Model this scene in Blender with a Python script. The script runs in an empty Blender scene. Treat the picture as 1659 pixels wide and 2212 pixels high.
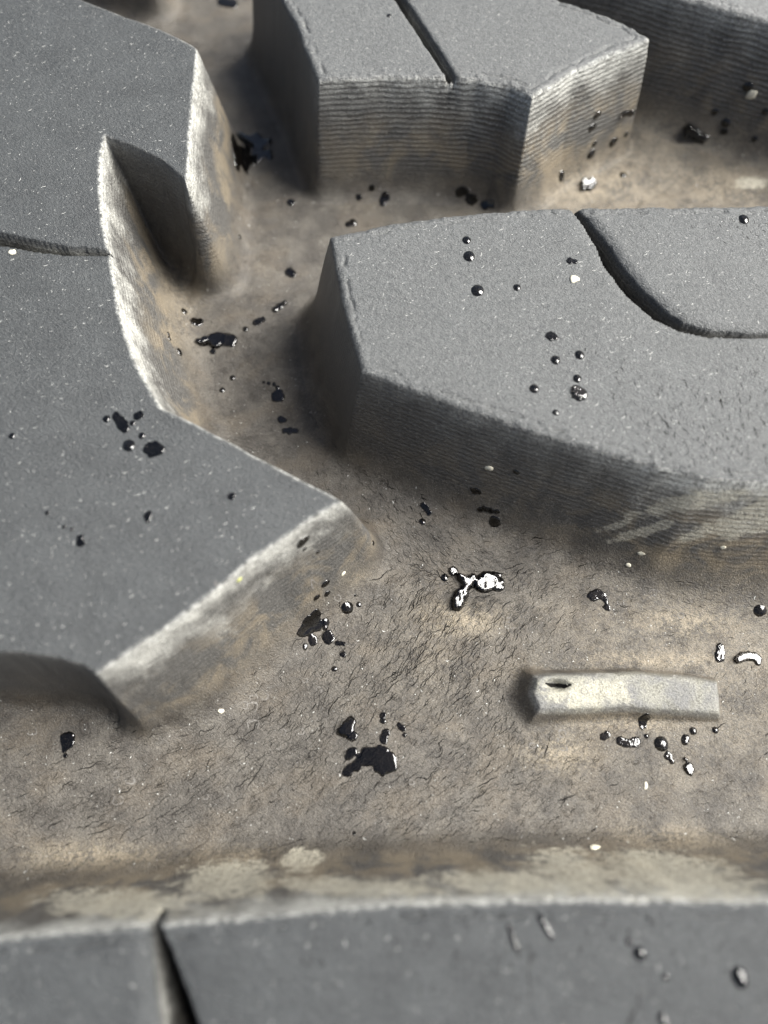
import bpy, bmesh, math, random
import numpy as np
from mathutils import Vector
random.seed(11); RNG = np.random.default_rng(11)
scene = bpy.context.scene; COL = scene.collection
MM = 0.001
# ---------------------------------------------------------------- camera, sky, sun, exposure
cam = bpy.data.cameras.new('camera'); cam_o = bpy.data.objects.new('camera', cam); COL.objects.link(cam_o)
cam_o.location = (0, 0, 65 * MM); cam_o.rotation_euler = (math.radians(20.4), 0, 0)
cam.sensor_fit = 'VERTICAL'; cam.sensor_height = 24; cam.lens = 24 * 1597 / 2212
cam.clip_start = .002; cam.clip_end = 50
cam.dof.use_dof = True; cam.dof.focus_distance = 66 * MM; cam.dof.aperture_fstop = 10.5
scene.camera = cam_o
world = bpy.data.worlds.new('World'); scene.world = world; world.use_nodes = True
wn = world.node_tree; wn.nodes.clear()
sky = wn.nodes.new('ShaderNodeTexSky'); sky.sky_type = 'NISHITA'; sky.sun_disc = False
SUN_EL, SUN_AZ = math.radians(48), math.radians(10)         # azimuth counted from +X towards +Y
sky.sun_elevation = SUN_EL; sky.sun_rotation = math.pi / 2 - SUN_AZ
sky.air_density = 1.0; sky.dust_density = 4.0; sky.ozone_density = .6
bg = wn.nodes.new('ShaderNodeBackground'); bg.inputs['Strength'].default_value = .05
wo = wn.nodes.new('ShaderNodeOutputWorld')
wn.links.new(sky.outputs[0], bg.inputs[0]); wn.links.new(bg.outputs[0], wo.inputs[0])
sun = bpy.data.lights.new('sun', 'SUN'); sun.energy = 5.0; sun.angle = math.radians(42); sun.color = (1, .99, .95)
sun_o = bpy.data.objects.new('sun', sun); COL.objects.link(sun_o)
sd = Vector((math.cos(SUN_EL) * math.cos(SUN_AZ), math.cos(SUN_EL) * math.sin(SUN_AZ), math.sin(SUN_EL)))
sun_o.rotation_euler = sd.to_track_quat('Z', 'Y').to_euler()
scene.view_settings.view_transform = 'Standard'; scene.view_settings.look = 'None'
scene.view_settings.exposure = 1.42; scene.view_settings.gamma = 1

# ---------------------------------------------------------------- tables, all in millimetres on the tread
STEP = .125
BLOCKS = [
    {'name': 'left', 'label': 'large tread block at the left with a pointed notch', 'top': [(-61.55, 85.88, 3, 0.3), (-34.46, 76.59, 3, 0.3), (-26.29, 72.42, 3, 0.3), (-22.24, 70.46, 3, 0.3), (-19.31, 68.54, 3, 0.5), (-18.32, 67.65, 3.2, 1), (-18.17, 64.92, 3.5, 1), (-18.2, 61.3, 3.6, 1), (-18.04, 57.25, 3.6, 1), (-17.81, 53.35, 3.6, 1), (-17.8, 50.92, 3.4, 0.8), (-18.29, 51.72, 3.0, 0.15), (-20.25, 53.62, 3.2, 0.1), (-22.52, 55.0, 3, 0.1), (-24.77, 56.0, 2.8, 0.1), (-25.82, 56.51, 2.6, 0.5), (-25.92, 55.0, 2.8, 1), (-25.84, 52.8, 3.2, 1), (-25.4, 49.86, 3.8, 1), (-24.71, 46.5, 4.4, 1), (-23.79, 43.5, 5, 1), (-23.02, 40.6, 5.2, 1), (-22.14, 37.32, 5.4, 1), (-21.04, 34.3, 5.4, 1), (-20.2, 32.33, 5, 1), (-19.35, 30.82, 4.6, 1), (-18.44, 29.34, 4.2, 0.9), (-17.58, 28.18, 4, 0.8), (-15.08, 26.87, 3.5, 0.8), (-11.86, 25.06, 3.5, 0.8), (-8.16, 22.98, 3.5, 0.8), (-4.55, 21.06, 3.5, 0.8), (-3.2, 20.23, 4, 0.7), (-5.52, 18.75, 5, 0.9), (-7.19, 17.47, 5, 0.9), (-9.5, 15.86, 5.2, 0.9), (-11.87, 13.59, 5.6, 0.9), (-14.19, 11.55, 5.6, 0.9), (-16.49, 9.89, 5.6, 0.9), (-18.73, 8.27, 5, 0.8), (-19.96, 7.31, 4.2, 0.5), (-21.12, 8.04, 3.6, 0.15), (-22.81, 8.49, 3.2, 0.1), (-25.29, 8.82, 3, 0.1), (-26.93, 8.91, 3, 0.1), (-43.23, 9.14, 3, 0.1)], 'round': 0.22, 'drop': 0.4, 'rib': 0.25, 'painted_light': 0.14, 'sipes': [{'line': [(-50.14, 47.01, 0.734), (-35.53, 45.24, 0.646), (-33.41, 44.69, 0.604), (-30.47, 44.0, 0.522), (-27.58, 43.45, 0.4), (-23.88, 43.26, 0.2)], 'depth': 6, 'bevel': 0.12, 'side': 1, 'bevel_w': 0.5}]},
    {'name': 'centre', 'label': 'tread block in the middle with a curved sipe and cracked skin', 'top': [(-4.74, 45.09, 4.5, 0.15), (-2.81, 45.64, 3, 0.2), (0.83, 46.6, 3, 0.2), (4.92, 47.27, 3, 0.2), (9.03, 47.78, 3, 0.2), (15.21, 48.3, 3, 0.2), (34.1, 48.5, 3, 0.2), (52.17, 48.3, 3, 0.2), (44.61, 21.06, 9, 0.9), (29.24, 21.67, 8, 1.5), (24.71, 22.05, 7.2, 1.5), (21.29, 22.9, 6.2, 1.2), (17.86, 23.99, 5.4, 0.7), (14.38, 25.06, 5.4, 0.5), (10.86, 26.34, 5.2, 0.45), (7.29, 27.69, 5.2, 0.4), (3.67, 29.14, 5.0, 0.35), (-0.02, 30.74, 4.6, 0.2), (-1.85, 31.42, 4.2, 0.1), (-2.25, 33.07, 4.2, 0.05), (-2.97, 35.73, 4.4, 0.05), (-3.68, 38.71, 4.6, 0.05), (-4.27, 42.04, 4.6, 0.05)], 'round': 0.7, 'drop': 0.75, 'rib': 0.45, 'painted_light': 0.6, 'lip': 0.32, 'sipes': [{'line': [(16.21, 49.34, 0.206), (16.77, 48.3, 0.246), (17.9, 46.4, 0.325), (19.07, 43.9, 0.521), (19.57, 42.18, 0.675), (21.13, 39.32, 0.743), (22.99, 37.05, 0.656), (24.56, 35.87, 0.46), (26.75, 35.15, 0.306), (31.63, 34.88, 0.191), (48.31, 34.39, 0.19)], 'depth': 5.5, 'bevel': 0.5, 'side': 1, 'bevel_w': 1.0}]},
    {'name': 'rear', 'label': 'tread block with a straight sipe and ribbed walls, near the top', 'top': [(-6.28, 63.58, 3.2, 0.4), (-0.02, 64.06, 3.5, 1), (5.58, 63.94, 3.5, 1), (8.9, 63.64, 3.5, 1), (12.18, 62.8, 3.6, 0.9), (14.09, 61.54, 3.8, 1.4), (15.48, 62.5, 3.8, 1.5), (18.33, 64.8, 3.2, 1.5), (21.67, 66.78, 3.2, 1.5), (26.3, 69.18, 2.4, 1), (23.99, 71.37, 2.4, 0.2), (20.95, 73.22, 2.4, 0.2), (18.04, 74.55, 2.4, 0.2), (12.9, 78.66, 2.4, 0.2), (3.47, 85.88, 2.4, 0.2), (-9.4, 87.38, 3, 0.2), (-13.88, 83.67, 3.2, 0.05), (-10.27, 74.55, 3.2, 0.05), (-8.72, 70.92, 3.2, 0.05), (-7.41, 66.46, 3.2, 0.05)], 'round': 0.6, 'drop': 0.7, 'rib': 0.75, 'painted_light': 0.7, 'lip': 0.32, 'sipes': [{'line': [(-2.41, 82.94, 0.389), (1.75, 74.55, 0.421), (3.47, 70.79, 0.414), (5.21, 66.96, 0.406), (6.27, 64.49, 0.357), (7.0, 62.38, 0.309)], 'depth': 5, 'out': 0.0, 'bevel': 0.3, 'bevel_w': 0.5}]},
    {'name': 'far', 'label': 'ribbed tread block in the top right corner', 'top': [(38.3, 71.7, 4, 0.9), (36.18, 72.55, 4, 0.8), (33.79, 73.55, 4, 0.8), (30.93, 74.69, 4, 0.5), (19.21, 79.93, 4, 0.1), (19.14, 96.82, 3, 0.1), (70.79, 96.82, 3, 0.1), (60.52, 62.5, 4, 0.9)], 'round': 0.6, 'drop': 0.7, 'rib': 0.7, 'painted_light': 1.0, 'lip': 0.32},
    {'name': 'near', 'label': 'blurred tread block along the bottom with a wide dark sipe', 'top': [(-40.33, -10.58, 4, 1), (-23.73, -8.77, 4, 1), (-19.49, -8.39, 4, 1), (-14.93, -8.11, 4, 1), (-9.5, -7.71, 4, 1), (-5.19, -7.32, 4, 1), (-0.01, -6.93, 4, 1), (5.82, -6.75, 4, 1), (13.1, -6.62, 4, 1), (18.9, -6.7, 4, 1), (24.1, -6.73, 4, 1), (39.83, -6.68, 4, 1), (34.72, -23.75, 3, 0.1), (-36.22, -23.75, 3, 0.1)], 'round': 0.3, 'drop': 0.5, 'rib': 0.1, 'painted_light': 0.0, 'lip': 0.12, 'sipes': [{'line': [(-14.66, -7.45, 0.116), (-14.29, -8.21, 0.259), (-13.67, -9.72, 0.54), (-13.01, -11.55, 0.784), (-12.36, -13.26, 1.022), (-9.43, -19.67, 1.18)], 'depth': 9, 'bevel': 0.7, 'side': -1, 'bevel_w': 1.3}]},
    {'name': 'corner', 'label': 'shaded tread block just showing in the top left corner', 'top': [(-28.36, 91.61, 3, 0.1), (-39.75, 96.82, 3, 0.1), (-43.68, 120.23, 3, 0.1), (-28.35, 120.23, 3, 0.1)], 'round': 0.4, 'drop': 0.6, 'rib': 0.5, 'painted_light': 0.3},
    {'name': 'bar', 'top': [(12.82, 8.62, 2.4, 0.8), (14.39, 8.84, 1.2, 0.8), (21.41, 9.04, 1.2, 0.8), (25.26, 8.81, 1.2, 0.6), (28.38, 8.35, 1.0, 0.3), (28.17, 5.65, 1.0, 0.3), (24.85, 5.87, 1.2, 0.5), (20.68, 6.17, 1.4, 0.8), (16.08, 6.02, 1.6, 0.9), (12.82, 5.98, 2.4, 0.9), (12.34, 7.21, 2.6, 0.8)], 'round': 0.55, 'drop': 0.6, 'h': 2.0, 'spread': 1.2, 'tilt': (-0.045, 0, 12.952, 7.212), 'dimple': (14.464, 8.019, 0.75, 0.36, 1.1)},
]
DROPS = [
    ('small water drop at the left end of the cluster on the left block', 'd', [(-21.86, 27.17, 12.97, 0.315, 1.06)]),
    ('long black water blot in the middle of the cluster on the left block', 's', [(-21.13, 27.41, 12.97, 0.345, 1.13), (-20.82, 27.05, 12.97, 0.387, 1.13), (-20.52, 26.64, 12.97, 0.386, 1.15), (-20.29, 26.28, 12.97, 0.342, 1.15)]),
    ('spiky edged small drop at the top of the cluster on the left block', 's', [(-19.45, 27.41, 12.97, 0.345, 1.13), (-19.2, 27.54, 12.97, 0.259, 1.13)]),
    ('tiny drop between the long blot and the spiky drop on the left block', 'd', [(-19.77, 26.79, 13.0, 0.236, 1.08)]),
    ('little round drop just above the wide splat on the left block', 'd', [(-18.91, 25.7, 13.0, 0.273, 1.07)]),
    ('round bead of water left of the wide splat on the left block', 'd', [(-19.82, 24.86, 13.0, 0.505, 1.06)]),
    ('wide black water splat with ragged edge on the left block', 's', [(-18.09, 24.43, 13.0, 0.55, 1.11), (-17.71, 24.55, 13.0, 0.55, 1.11), (-17.34, 24.47, 13.0, 0.339, 1.11)]),
    ('lone small drop close to the left edge of the picture', 'd', [(-29.04, 25.67, 12.97, 0.273, 1.08)]),
    ('small mottled drop alone in the middle of the left block', 's', [(-17.67, 19.04, 13.0, 0.327, 1.07), (-17.66, 18.68, 13.0, 0.245, 1.07)]),
    ('small drop on the left block nearest its long right edge', 's', [(-11.54, 20.58, 12.97, 0.289, 1.08)]),
    ('two lobed dark drop on the lower left block', 's', [(-22.47, 17.32, 13.02, 0.243, 1.06), (-22.43, 16.93, 13.0, 0.323, 1.04), (-22.19, 16.93, 13.0, 0.121, 1.06)]),
    ('tiny drop above left of the two lobed dark drop', 'd', [(-25.26, 19.27, 13.0, 0.188, 1.04)]),
    ('left one of two tiny drops above the two lobed dark drop', 'd', [(-23.83, 18.15, 13.02, 0.149, 1.03)]),
    ('right one of two tiny drops above the two lobed dark drop', 'd', [(-23.22, 17.97, 13.02, 0.149, 1.03)]),
    ('drop on the chalky rim of the left block', 's', [(-6.24, 17.67, 10.94, 0.42, 1.59)]),
    ('smaller drop just below the one on the chalky rim', 'd', [(-6.2, 17.4, 9.92, 0.195, 1.28)]),
    ('speck of water right of the chalky rim of the left block', 'd', [(-5.31, 17.6, 8.44, 0.16, 1.28)]),
    ('single dark drop near the blunt corner of the left block', 'd', [(-0.96, 20.12, 3.08, 0.264, 1.01)]),
    ('clear round drop above the black splash under the left block', 'd', [(-5.01, 16.28, 3.61, 0.385, 1.27)]),
    ('clear drop down and left of the clear round one', 'd', [(-5.8, 15.29, 2.71, 0.302, 1.23)]),
    ('dark small drop joined above the black splash', 'd', [(-4.93, 15.76, 2.31, 0.304, 1.2)]),
    ('largest clear bead right of the black splash', 'd', [(-3.28, 14.98, 0.2, 0.58, 1.0)]),
    ('small clear bead right of the largest clear bead', 'd', [(-2.26, 15.32, 0.0, 0.269, 1.0)]),
    ('tiny bead above the largest clear bead', 'd', [(-2.59, 16.08, 0.35, 0.134, 1.01)]),
    ('ragged black splash of water under the left block', 's', [(-6.4, 13.53, 0.76, 0.805, 1.14), (-6.74, 12.97, 0.48, 0.645, 1.07), (-5.91, 14.23, 1.11, 0.482, 1.21), (-5.71, 13.34, 0.25, 0.486, 1.03), (-7.19, 12.83, 0.76, 0.428, 1.08), (-6.18, 12.09, -0.05, 0.431, 1.0), (-6.81, 11.62, 0.03, 0.268, 1.0)]),
    ('drop touching the right of the ragged black splash', 'd', [(-5.19, 13.68, 0.23, 0.399, 1.01), (-5.23, 13.21, 0.08, 0.266, 1.0)]),
    ('shiny drop below right of the ragged black splash', 's', [(-4.93, 12.34, -0.12, 0.579, 1.0), (-5.1, 12.59, -0.1, 0.387, 1.0)]),
    ('thin pale sliver of water beside the ragged black splash', 's', [(-4.14, 11.89, -0.1, 0.241, 1.0), (-3.81, 11.85, -0.1, 0.241, 1.0), (-3.53, 11.8, -0.07, 0.192, 1.0)]),
    ('small drop hanging below the pale sliver of water', 's', [(-3.59, 10.91, -0.07, 0.287, 1.0)]),
    ('lowest small drop under the black splash', 'd', [(-4.33, 9.63, -0.1, 0.261, 1.0)]),
    ('bright shining puddle with lacy edges on the groove floor', 's', [(9.78, 17.54, -0.15, 0.944, 1.02), (10.25, 16.98, -0.15, 0.443, 1.03), (9.16, 16.9, -0.17, 0.609, 1.02), (8.68, 17.41, -0.15, 0.61, 1.02), (8.02, 17.76, -0.15, 0.445, 1.02), (7.5, 17.24, -0.17, 0.555, 1.02), (7.1, 17.84, -0.12, 0.445, 1.02), (7.06, 16.48, -0.22, 0.553, 1.01), (6.66, 15.76, -0.25, 0.551, 1.02), (6.47, 15.12, -0.25, 0.439, 1.02)]),
    ('small bead left of the bright shining puddle', 'd', [(5.5, 17.84, -0.12, 0.364, 1.01)]),
    ('bead above the left end of the bright shining puddle', 's', [(6.27, 18.44, -0.1, 0.448, 1.03)]),
    ('hook shaped streak of water right of the shining puddle', 's', [(18.84, 16.11, -0.12, 0.441, 1.02), (19.28, 16.33, -0.12, 0.441, 1.03), (19.68, 16.16, -0.12, 0.386, 1.03), (19.93, 15.69, -0.12, 0.275, 1.03), (20.03, 15.09, -0.12, 0.384, 1.02)]),
    ('upright club shaped drop above the raised bar', 's', [(29.65, 11.61, -0.12, 0.337, 1.01), (29.53, 11.12, -0.12, 0.384, 1.0), (29.39, 10.68, -0.15, 0.479, 1.0)]),
    ('curled bright puddle above the end of the raised bar', 's', [(30.99, 10.48, -0.17, 0.428, 1.0), (31.48, 10.65, -0.2, 0.429, 1.0), (31.98, 10.77, -0.2, 0.482, 1.0), (32.52, 10.73, -0.22, 0.483, 1.0), (32.74, 10.33, -0.25, 0.375, 1.0)]),
    ('round bead at the right edge above the raised bar', 'd', [(33.52, 14.73, 0.18, 0.579, 1.01)]),
    ('dull wet patch at the foot of the raised bar', 's', [(21.95, 5.27, -0.02, 0.417, 1.05), (22.18, 5.58, 0.35, 0.37, 1.61)]),
    ('tilted shiny drop at the left end of the row below the raised bar', 's', [(18.48, 3.95, -0.02, 0.322, 1.0), (18.81, 4.13, -0.02, 0.323, 1.0)]),
    ('broad rectangular drop in the row below the raised bar', 's', [(19.93, 3.65, -0.02, 0.414, 1.0), (20.34, 3.5, -0.02, 0.367, 1.0), (20.76, 3.46, -0.02, 0.367, 1.0), (21.17, 3.58, -0.05, 0.414, 1.0)]),
    ('tiny drop right of the broad rectangular drop', 'd', [(22.12, 4.02, -0.05, 0.211, 1.0)]),
    ('big round bead in the row below the raised bar', 'd', [(23.29, 3.39, -0.05, 0.63, 1.0)]),
    ('tail of small drops below the big round bead', 's', [(23.74, 2.46, -0.02, 0.365, 1.0), (23.95, 2.02, -0.02, 0.228, 1.0)]),
    ('oval bead right of the big round bead', 'd', [(25.4, 3.83, 0.0, 0.379, 1.0), (25.28, 3.54, 0.0, 0.294, 1.0)]),
    ('small oval bead above right of the oval bead', 'd', [(26.1, 4.43, 0.03, 0.338, 1.0)]),
    ('last bead at the right end of the row below the raised bar', 'd', [(27.99, 4.51, 0.03, 0.296, 1.0)]),
    ('small white glinting splat below the row of drops', 's', [(25.29, 1.51, 0.03, 0.454, 1.0), (25.35, 1.15, 0.03, 0.317, 1.0), (25.11, 2.17, 0.03, 0.182, 1.0)]),
    ('black splash with a white right edge above the large black splash', 's', [(-3.49, 4.32, 0.08, 0.461, 1.0), (-3.03, 4.69, 0.1, 0.6, 1.0), (-2.73, 5.22, 0.1, 0.417, 1.0), (-2.63, 4.01, 0.18, 0.413, 1.0)]),
    ('small dark drop above the large black splash', 's', [(-0.1, 5.67, 0.15, 0.278, 1.0), (-0.06, 5.21, 0.18, 0.277, 1.0)]),
    ('upright drop joined to the top of the large black splash', 's', [(0.14, 4.27, 0.23, 0.368, 1.0), (-0.02, 3.71, 0.28, 0.366, 1.0)]),
    ('speckled little splash right of the large black splash', 's', [(1.27, 4.91, 0.2, 0.231, 1.0), (1.58, 4.61, 0.2, 0.276, 1.0), (1.73, 4.08, 0.23, 0.184, 1.0)]),
    ('large black splash of water below the middle of the picture', 's', [(0.02, 2.16, 0.35, 0.963, 1.0), (-0.67, 2.45, 0.35, 0.762, 1.0), (-1.21, 2.16, 0.33, 0.609, 1.0), (-1.9, 2.09, 0.3, 0.507, 1.0), (-2.68, 2.67, 0.23, 0.408, 1.0), (-3.06, 2.38, 0.2, 0.305, 1.0), (-2.36, 1.61, 0.28, 0.455, 1.0), (-2.97, 1.29, 0.23, 0.505, 1.0), (0.59, 1.61, 0.35, 0.404, 1.0), (-0.29, 1.5, 0.38, 0.505, 1.0), (-1.52, 2.82, 0.3, 0.357, 1.0)]),
    ('tear shaped black drop in the shade at the lower left', 's', [(-26.65, 3.87, 0.0, 0.598, 1.0), (-26.59, 3.5, 0.0, 0.551, 1.0), (-26.63, 2.94, 0.0, 0.229, 1.0), (-26.61, 2.39, 0.03, 0.228, 1.0)]),
    ('tiny glint of water above the brown slope at the bottom', 'd', [(-2.4, -3.49, 0.33, 0.161, 1.0)]),
    ('top drop of three in a line on the middle block', 'd', [(7.18, 44.54, 13.0, 0.391, 1.11)]),
    ('middle drop of three in a line on the middle block', 'd', [(7.32, 42.84, 12.97, 0.517, 1.11)]),
    ('bottom and largest of three drops in a line on the middle block', 'd', [(7.88, 39.3, 12.97, 0.549, 1.1)]),
    ('small round drop right of the line of three', 'd', [(11.26, 39.61, 13.0, 0.338, 1.1)]),
    ('flat drop in the centre of the middle block', 's', [(13.71, 34.81, 12.97, 0.405, 1.17), (14.01, 34.72, 12.97, 0.27, 1.17)]),
    ('left one of a pair of round beads on the middle block', 'd', [(13.94, 32.52, 12.97, 0.406, 1.08)]),
    ('right one of a pair of round beads on the middle block', 'd', [(15.94, 33.0, 12.97, 0.408, 1.08)]),
    ('round bead directly above the white glinting drop', 'd', [(15.55, 30.8, 12.97, 0.362, 1.07)]),
    ('bead at the left of the white glinting drop', 'd', [(12.02, 29.85, 13.0, 0.4, 1.07)]),
    ('white glinting drop on the middle block', 's', [(15.31, 29.74, 12.97, 0.35, 1.14), (15.58, 29.44, 12.97, 0.567, 1.14)]),
    ('lowest bead on the middle block', 'd', [(13.56, 27.74, 12.97, 0.277, 1.06)]),
    ('flat drop beside the pale grain on the middle block', 's', [(16.0, 42.33, 13.0, 0.328, 1.23), (16.43, 42.23, 13.0, 0.234, 1.23)]),
    ('bead beyond the sipe at the right of the middle block', 'd', [(31.67, 46.81, 13.0, 0.484, 1.13)]),
    ('bead on the shaded front wall of the middle block', 'd', [(11.16, 24.91, 7.67, 0.295, 1.23)]),
    ('flat dark fleck of water low on the front wall of the middle block', 's', [(8.04, 24.92, 3.48, 0.294, 1.5), (8.39, 24.86, 3.63, 0.293, 1.46)]),
    ('wide curved streak at the foot of the middle block', 's', [(8.79, 23.79, 1.63, 0.25, 1.26), (9.23, 23.79, 1.88, 0.299, 1.31), (9.72, 23.63, 1.93, 0.299, 1.31), (10.25, 23.47, 2.01, 0.248, 1.35)]),
    ('black oval drop below the wide curved streak', 's', [(10.19, 22.89, 1.01, 0.552, 1.17)]),
    ('crooked dark streak left of the wide curved streak', 's', [(3.66, 24.69, 0.35, 0.307, 1.01), (3.96, 24.48, 0.3, 0.307, 1.01), (4.22, 24.06, 0.18, 0.255, 1.0)]),
    ('small bead under the crooked dark streak', 'd', [(3.56, 23.17, 0.1, 0.326, 1.03)]),
    ('long tilted bead on the left foot of the middle block', 'd', [(-11.36, 46.62, 0.13, 0.365, 1.1), (-10.9, 47.04, 0.1, 0.418, 1.11), (-10.4, 47.52, 0.08, 0.314, 1.11)]),
    ('stretched drop left below the long tilted bead', 's', [(-13.34, 45.01, 0.15, 0.339, 1.18), (-12.91, 45.18, 0.15, 0.396, 1.18), (-12.5, 45.41, 0.15, 0.283, 1.18)]),
    ('small drop between the splash and the stretched drop', 'd', [(-14.29, 44.22, 0.15, 0.309, 1.1)]),
    ('branched splash with a white tip in the brown channel', 's', [(-18.74, 42.33, 0.4, 0.311, 1.29), (-18.25, 42.63, 0.2, 0.437, 1.22), (-17.62, 42.89, 0.15, 0.563, 1.19), (-17.06, 43.11, 0.15, 0.564, 1.19), (-16.4, 43.05, 0.15, 0.752, 1.19), (-15.71, 42.77, 0.15, 0.688, 1.17), (-17.19, 42.33, 0.15, 0.375, 1.17)]),
    ('flat small drop above the branched splash', 's', [(-19.59, 45.11, 0.25, 0.395, 1.43), (-19.14, 45.08, 0.13, 0.396, 1.3)]),
    ('bead at the top left above the branched splash', 'd', [(-20.68, 46.18, 0.51, 0.362, 1.26)]),
    ('thin drop on the tan slope left of the branched splash', 'd', [(-20.77, 40.9, 4.19, 0.241, 1.27), (-20.63, 40.43, 4.19, 0.24, 1.27)]),
    ('bead on the tan slope below the thin drop', 'd', [(-19.94, 39.79, 2.83, 0.39, 1.23)]),
    ('small bead in the lower part of the brown channel', 'd', [(-15.22, 38.49, 0.15, 0.301, 1.07)]),
    ('small bead down and left in the brown channel', 'd', [(-16.12, 37.05, 0.18, 0.299, 1.08)]),
    ('little flat drop under the branched splash', 's', [(-17.46, 41.51, 0.15, 0.334, 1.16)]),
    ('thin streak at the shaded foot of the middle block', 's', [(-12.02, 37.95, 0.18, 0.164, 1.14), (-11.55, 37.83, 0.2, 0.218, 1.14), (-10.99, 37.72, 0.2, 0.218, 1.14)]),
    ('bead at the right end of the thin streak', 'd', [(-10.64, 37.35, 0.2, 0.249, 1.05)]),
    ('largest bead in the shade left of the middle block', 's', [(-10.5, 36.31, 0.2, 0.651, 1.13)]),
    ('shaded small drop below the largest shaded bead', 's', [(-10.12, 33.85, 0.08, 0.376, 1.1), (-9.75, 33.75, 0.08, 0.215, 1.09)]),
    ('flat wide drop lowest in the shade left of the middle block', 's', [(-9.75, 32.61, 0.03, 0.267, 1.09), (-9.21, 32.62, 0.0, 0.374, 1.09), (-8.67, 32.62, 0.0, 0.32, 1.09)]),
    ('square dark drop on the open groove floor', 's', [(-10.11, 51.54, -0.1, 0.525, 1.24), (-9.75, 51.18, -0.1, 0.35, 1.25)]),
    ('tiny drop on the groove floor above the square dark drop', 'd', [(-15.46, 55.24, 1.01, 0.268, 1.13)]),
    ('small dark drop at the foot of the rear block corner', 's', [(-10.4, 61.07, -0.2, 0.426, 1.23)]),
    ('big ragged black splash in the upper groove', 's', [(-16.53, 66.66, 2.73, 0.809, 1.38), (-16.54, 70.14, 0.0, 0.776, 2.0), (-15.55, 69.41, -0.1, 0.845, 1.49), (-14.82, 70.33, -0.17, 0.637, 1.32), (-14.58, 69.04, -0.15, 0.704, 1.31), (-13.6, 69.74, -0.15, 0.423, 1.36), (-16.33, 65.61, 2.33, 0.742, 1.35), (-15.8, 66.99, 0.63, 0.899, 1.42), (-16.2, 64.47, 2.03, 0.606, 1.12), (-15.58, 65.31, 0.68, 0.618, 1.35), (-14.29, 67.77, -0.12, 0.56, 1.37), (-13.24, 68.16, -0.1, 0.42, 1.35), (-15.02, 67.05, -0.02, 0.558, 1.43), (-13.03, 67.3, -0.07, 0.279, 1.3)]),
    ('dark splash at the top edge in the groove', 's', [(-20.52, 92.86, 0.05, 0.551, 1.48), (-19.8, 92.53, 0.05, 0.55, 1.44), (-19.03, 92.41, 0.08, 0.619, 1.44)]),
    ('dark drop below the middle of the ribbed front wall', 's', [(0.13, 61.24, 0.45, 0.544, 1.0), (-0.08, 60.77, 0.13, 0.485, 1.01)]),
    ('small dark drop left of the one under the ribbed wall', 's', [(-1.35, 61.69, 1.21, 0.36, 1.0)]),
    ('tiny dark fleck of water at the left foot of the ribbed wall', 's', [(-2.84, 61.17, 0.45, 0.363, 1.0)]),
    ('glassy bead peeping over the rim of the middle block', 'd', [(-3.43, 58.06, 0.0, 0.494, 1.11), (-3.94, 57.83, -0.02, 0.384, 1.12)]),
    ('left one of three dark drops at the corner of the rear block', 's', [(8.43, 61.34, 1.03, 0.541, 1.0), (8.87, 61.28, 1.16, 0.48, 1.0)]),
    ('middle one of three dark drops at the corner of the rear block', 's', [(9.72, 60.75, 0.63, 0.662, 1.0)]),
    ('right one of three dark drops at the corner of the rear block', 's', [(11.14, 60.08, 0.45, 0.542, 1.0), (11.7, 59.96, 0.78, 0.479, 1.0)]),
    ('tilted silvery drop high on the sunlit wall of the rear block', 'd', [(25.65, 67.81, 5.61, 0.375, 1.11), (26.18, 68.1, 5.59, 0.376, 1.11)]),
    ('small dark drop on the sunlit wall left of the silvery one', 's', [(22.38, 66.14, 6.79, 0.401, 1.18)]),
    ('small dark drop just under another on the sunlit wall', 's', [(22.13, 65.76, 5.56, 0.407, 1.2)]),
    ('round bright bead on the lower sunlit wall', 'd', [(25.46, 67.07, 2.41, 0.555, 1.08)]),
    ('small drop above the wide bead on the sunlit wall', 'd', [(22.99, 65.84, 3.31, 0.328, 1.09)]),
    ('wide bead lowest left of the group on the sunlit wall', 'd', [(22.88, 65.49, 2.26, 0.552, 1.05)]),
    ('upright oval bead at the foot of the sunlit wall', 'd', [(19.52, 63.28, 1.58, 0.441, 1.01), (19.6, 63.11, 1.16, 0.387, 1.0)]),
    ('small clear bead at the foot of the sunlit wall', 'd', [(26.87, 64.58, 0.2, 0.394, 1.17)]),
    ('tiny drop on the sunlit wall right of the round bright bead', 's', [(26.99, 68.14, 2.48, 0.304, 1.27)]),
    ('white shining splat at the foot of the sunlit wall', 's', [(22.47, 63.4, 0.05, 0.49, 1.2), (22.95, 63.0, 0.05, 0.551, 1.31), (23.42, 63.53, 0.05, 0.429, 1.25), (22.28, 62.58, 0.08, 0.305, 1.33)]),
    ('white shining splash beside the far block', 's', [(34.72, 70.37, 1.21, 0.558, 1.0), (35.28, 69.95, 0.96, 0.628, 1.0), (35.86, 69.64, 0.86, 0.628, 1.0), (36.48, 69.37, 0.78, 0.488, 1.0), (34.75, 70.01, 0.71, 0.35, 1.0)]),
    ('bead high on the wall of the far block', 'd', [(38.95, 70.22, 6.74, 0.535, 1.0)]),
    ('small bead left of the pair on the far block wall', 'd', [(36.82, 70.37, 3.48, 0.389, 1.0)]),
    ('upper drop of the pair on the far block wall', 'd', [(38.23, 69.63, 2.68, 0.503, 1.0)]),
    ('lower drop of the pair on the far block wall', 's', [(38.33, 69.26, 1.83, 0.37, 1.0)]),
    ('small bead low right on the far block wall', 'd', [(41.49, 68.01, 1.98, 0.336, 1.0)]),
    ('bead at the very edge of the picture on the far block wall', 'd', [(41.45, 68.83, 4.84, 0.381, 1.01)]),
    ('left one of two long blurred drops on the near block', 'd', [(7.8, -8.16, 13.0, 0.217, 1.0), (7.92, -8.54, 13.0, 0.217, 1.0), (8.05, -8.92, 12.97, 0.247, 1.0), (8.14, -9.25, 12.97, 0.216, 1.0)]),
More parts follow.
